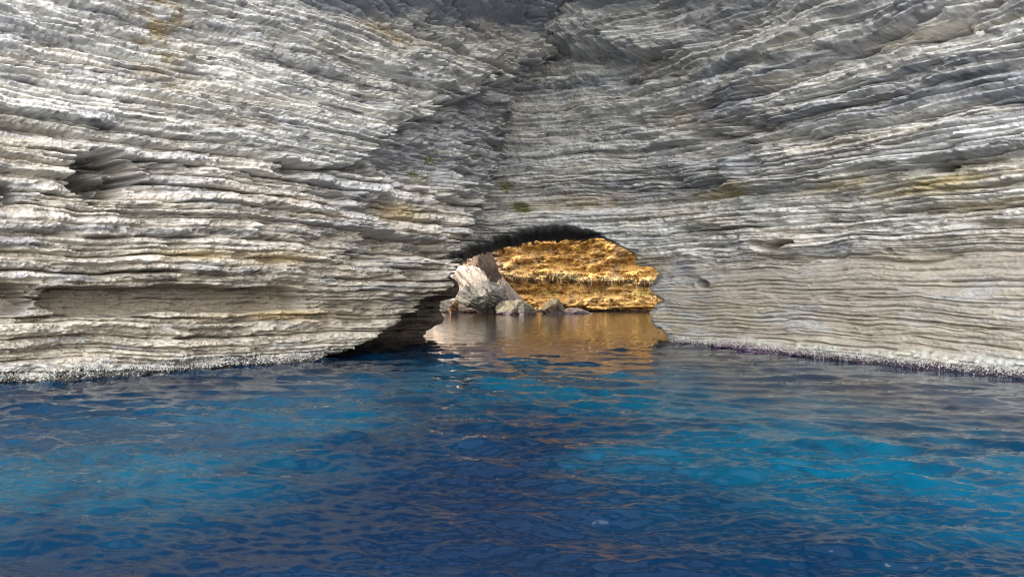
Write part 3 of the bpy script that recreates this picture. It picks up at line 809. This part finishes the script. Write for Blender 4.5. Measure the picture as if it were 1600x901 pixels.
def build_boulders():
    pink = (0.38, 0.30, 0.235); grey = (0.115, 0.107, 0.09); brown = (0.045, 0.030, 0.020)
    boulder(672, 800, 414, 490, 106, 1, pink, "pale pinkish broken rock slope at the left of the golden cliff", 0.20, (0.7, 0, 0.7), 0.5, planes=60, lean=-0.25, col2=(0.09, 0.065, 0.05), taper=0.45)
    boulder(700, 812, 440, 492, 98, 2, (0.075, 0.069, 0.057), "large grey foliated boulder with dark slanting bands at the waterline", 0.55, (0.5, 0.1, 0.85), 0.6, planes=40, col2=(0.022, 0.02, 0.018), taper=0.35, lean=-0.12)
    boulder(764, 836, 434, 486, 102, 3, (0.12, 0.09, 0.07), "upright pinkish grey crag with a pointed top right of the foliated boulder", 0.2, (0.9, 0, 0.3), 0.6, planes=40, lean=-0.3, taper=0.75)
    boulder(764, 850, 469, 491, 96, 4, (0.075, 0.064, 0.042), "low grey boulder at the waterline in front of the golden cliff", 0.12, (0.3, 0, 0.9), 0.7, planes=30, taper=0.5, lean=-0.2)
    boulder(838, 890, 465, 491, 99, 5, (0.06, 0.044, 0.026), "low blunt brown-grey boulder standing alone at the foot of the golden cliff", 0.12, (0.8, 0, 0.5), 0.7, planes=40, taper=0.6)
    boulder(728, 794, 388, 476, 110, 6, brown, "dark brown crag standing between the pink slope and the golden cliff", 0.2, (0.8, 0, 0.5), 0.6, planes=50, taper=0.4, lean=-0.1)
    boulder(868, 930, 481, 491, 101, 7, (0.05, 0.038, 0.03), "low dark flat rock awash, rightmost at the foot of the golden cliff", 0.06, (0.3, 0, 0.9), 0.7, planes=16)
    boulder(655, 706, 456, 491, 94, 8, (0.42, 0.36, 0.30), "pale pink rock seen through the gap beside the dark pier", 0.1, (0.5, 0, 0.9), 0.8, planes=12)
    boulder(698, 716, 468, 488, 97, 9, (0.09, 0.05, 0.018), "small brown rock in the gap behind the dark pier", 0.1, (0.5, 0, 0.9), 0.8, planes=12)
    boulder(806, 832, 474, 491, 94, 10, (0.05, 0.045, 0.036), "small dark grey rock at the waterline in front of the low grey boulder", 0.1, (0.6, 0, 0.7), 0.8, planes=20, taper=0.6)

# ------------------------------------------------------------------ barnacles and moss
OCT_V = np.array([(1, 0, 0), (-1, 0, 0), (0, 1, 0), (0, -1, 0), (0, 0, 1), (0, 0, -1)], float)
OCT_F = np.array([(0, 2, 4), (2, 1, 4), (1, 3, 4), (3, 0, 4), (2, 0, 5), (1, 2, 5), (3, 1, 5), (0, 3, 5)])

def crust(name, V, Z, seed, n, zr, cols, mat, parent, size, mask=None):
    """small lumps stuck on the sheet V between heights zr"""
    rng = np.random.default_rng(seed)
    hi = zr[1] * (0.72 + 0.28 * vn(V[..., 0] * 1.7, V[..., 1] * 1.7, seed + 5) + 0.2 * vn(V[..., 0] * 6, V[..., 1] * 6, seed + 6)) if zr[1] < 50 else zr[1]
    rr, cc = np.nonzero((Z > zr[0]) & (Z < hi) & (mask if mask is not None else True))
    # even in the length along the wall: weight by spacing is close enough
    pick = rng.integers(0, len(rr), n)
    P = V[rr[pick], cc[pick]] + rng.normal(size=(n, 3)) * 0.02
    sc = rng.uniform(size[0], size[1], (n, 1, 1)) * rng.uniform(0.6, 1.4, (n, 1, 3))
    ang = rng.uniform(0, 6.28, n)
    R = np.zeros((n, 3, 3)); R[:, 0, 0] = np.cos(ang); R[:, 0, 1] = -np.sin(ang); R[:, 1, 0] = np.sin(ang); R[:, 1, 1] = np.cos(ang); R[:, 2, 2] = 1
    q = (OCT_V[None] * sc * rng.uniform(0.75, 1.25, (n, 6, 1)))
    q = np.einsum('nij,nkj->nki', R, q) + P[:, None]
    F = (OCT_F[None] + (np.arange(n) * 6)[:, None, None]).reshape(-1, 3)
    hgt = Z[rr[pick], cc[pick]]
    col = cols(hgt, rng)
    o = mesh_from(name, q.reshape(-1, 3), F, mat, parent, np.repeat(col, 6, 0), smooth=False)
    tag(o, kind="stuff")
    return o

def barnacle_cols(thr, tint=(1.0, 0.8, 1.1)):
    def f(h, rng):
        n = len(h)
        white = rng.uniform(0.28, 0.62, (n, 1)) * np.array([[1.0, 0.98, 0.90]])
        dark = rng.uniform(0.03, 0.10, (n, 1)) * np.array([tint])
        pw = sst(thr - 0.18, thr + 0.12, h + rng.normal(size=n) * 0.05)
        return np.where((rng.uniform(size=n) < pw * 0.96)[:, None], white, dark)
    return f

def moss_clump(V, U, Z, at, px, py, ru, rz, n, parent, seed):
    u, z = at(px, py)
    m = (((U - u) / ru) ** 2 + ((Z - z) / rz) ** 2 + 0.5 * vn(U * 6, Z * 6, seed)) < 1
    if m.sum() < 5: return
    def cols(h, rng):
        return np.array([[0.16, 0.17, 0.025]]) * rng.uniform(0.5, 1.5, (len(h), 1)) + rng.uniform(0, 0.03, (len(h), 1)) * np.array([[1, 0.6, 0]])
    crust("moss", V, Z, seed, n, (-99, 99), cols, M_MOSS, parent, (0.012, 0.035), m)

# ------------------------------------------------------------------ the sea
def build_sea():
    # fan of rows that get longer with distance; the waves are real relief
    d = np.concatenate([np.linspace(1.2, 5.0, 20, endpoint=False), 1.0 / np.linspace(1 / 5.0, 1 / 140.0, 430)])
    a = np.concatenate([np.linspace(-62, -36.5, 30, endpoint=False), np.linspace(-36.5, 36.5, 600), np.linspace(37.3, 62, 30)])
    ta = np.tan(np.radians(a))
    Y = d[:, None] + 0 * ta[None]; X = d[:, None] * ta[None]
    step = np.gradient(d)[:, None] + 0 * X
    rng = np.random.default_rng(12)
    H = np.zeros_like(X)
    wind = math.radians(78)
    n = 150
    wx = X + 0.35 * vn(X * 0.25, Y * 0.25, 500); wy = Y + 0.35 * vn(X * 0.25, Y * 0.25, 501)
    chop = np.clip(0.66 + 0.7 * fbm(X * 0.13, Y * 0.11, 502, 3), 0.3, 0.92)
    for i in range(n):
        lam = 0.12 * (2.6 / 0.12) ** (rng.random() ** 1.1)
        th = wind + rng.normal() * 0.50
        kx, ky = math.cos(th) * 6.283 / lam, math.sin(th) * 6.283 / lam
        amp = 0.0046 * lam ** 0.80
        att = np.clip((lam / np.maximum(np.abs(math.sin(th)) * step, 1e-3) - 1.6) / 1.6, 0, 1)
        ph = kx * wx + ky * wy + rng.random() * 6.283
        sv = np.sin(ph)
        H += amp * att * (sv - 0.30 * np.cos(2 * ph))
    H = H * chop
    H = H * np.interp(d, [0, 10, 22, 40, 60, 130], [1.0, 1.0, 1.5, 1.4, 0.9, 0.6])[:, None]
    V = np.stack([X, Y, H], -1)
    deep = np.array([0.0002, 0.0080, 0.026]); blue = np.array([0.0003, 0.025, 0.062]); turq = np.array([0.0004, 0.056, 0.096])
    px, py = X / np.maximum(Y, 0.1), Y
    f1 = fbm(X * 0.16, Y * 0.11, 510, 3)
    C = np.zeros(X.shape + (3,)) + deep
    C = mixc(C, blue, sst(-0.3, 0.4, f1))
    T = np.zeros_like(X)
    for (qx, qy, rx, ry, am) in ((880, 590, 300, 40, 0.85), (1000, 725, 120, 24, 0.9), (170, 735, 300, 70, 0.75), (1350, 700, 330, 90, 0.9), (1150, 640, 260, 40, 0.8),
                                 (420, 650, 260, 34, 0.75), (620, 605, 120, 20, 0.6), (1560, 800, 260, 50, 0.6)):
        yc = CAM_H * F_PX / (qy - HZ); y0 = CAM_H * F_PX / (qy + ry - HZ); xc = (qx - 800) / F_PX * yc; rw = rx / F_PX * yc
        g = np.exp(-((np.abs(X - xc) / rw) ** 2.6 + (np.abs(Y - yc) / (1.3 * (yc - y0))) ** 2.6))
        T = np.maximum(T, am * g)
    T = T * (0.35 + 0.65 * sst(-0.35, 0.25, fbm(X * 0.9 + 0.3 * Y, Y * 0.55, 512, 6, 0.72)))
    C = mixc(C, turq, T)
    C = mixc(C, np.array([0.016, 0.011, 0.006]), sst(38, 62, Y + 3 * vn(X * 0.2, Y * 0.2, 513)))      # dark brown water from the arch outwards
    o = mesh_from("sea_water", V.reshape(-1, 3), grid_faces(len(d), len(a)), M_WATER, None, C.reshape(-1, 3))
    tag(o, kind="structure")
    b = 900.0
    v = np.array([(-b, -b, -0.6), (b, -b, -0.6), (b, b, -0.6), (-b, b, -0.6)], float)
    o2 = mesh_from("sea_water", v, np.array([[0, 1, 2, 3]]), M_WATER, None, np.zeros((4, 3)) + blue * 0.8)
    tag(o2, kind="structure")

bo, bV, bU, bZ = build_buttress()
wo_, wV, wU, wZ = build_arch_wall()
build_pier()
build_far_cliff()
build_boulders()
pb = project(bV)[0]
crust("barnacle_crust", bV, bZ, 61, 13000, (0.0, 0.55), barnacle_cols(0.16, (1.0, 0.95, 1.0)), M_CRUST, bo, (0.010, 0.034), (bU > -4) & (bU < 12))
pw, _ = project(wV)
crust("barnacle_crust", wV, wZ, 62, 13000, (0.0, 0.45), barnacle_cols(0.17), M_CRUST, wo_, (0.010, 0.032), (pw > 1030) & (pw < 1660) & (wV[..., 1] > 12))
for (px, py, ru, rz, n, sd_) in ((710, 240, 0.7, 0.35, 420, 63), (692, 270, 0.5, 0.3, 300, 64)):
    moss_clump(bV, bU, bZ, b_at, px, py, ru, rz, n, bo, sd_)
for (px, py, ru, rz, n, sd_) in ((793, 294, 0.4, 0.35, 420, 65), (815, 324, 0.5, 0.2, 160, 66)):
    moss_clump(wV, wU, wZ, w_at, px, py, ru, rz, n, wo_, sd_)
build_sea()
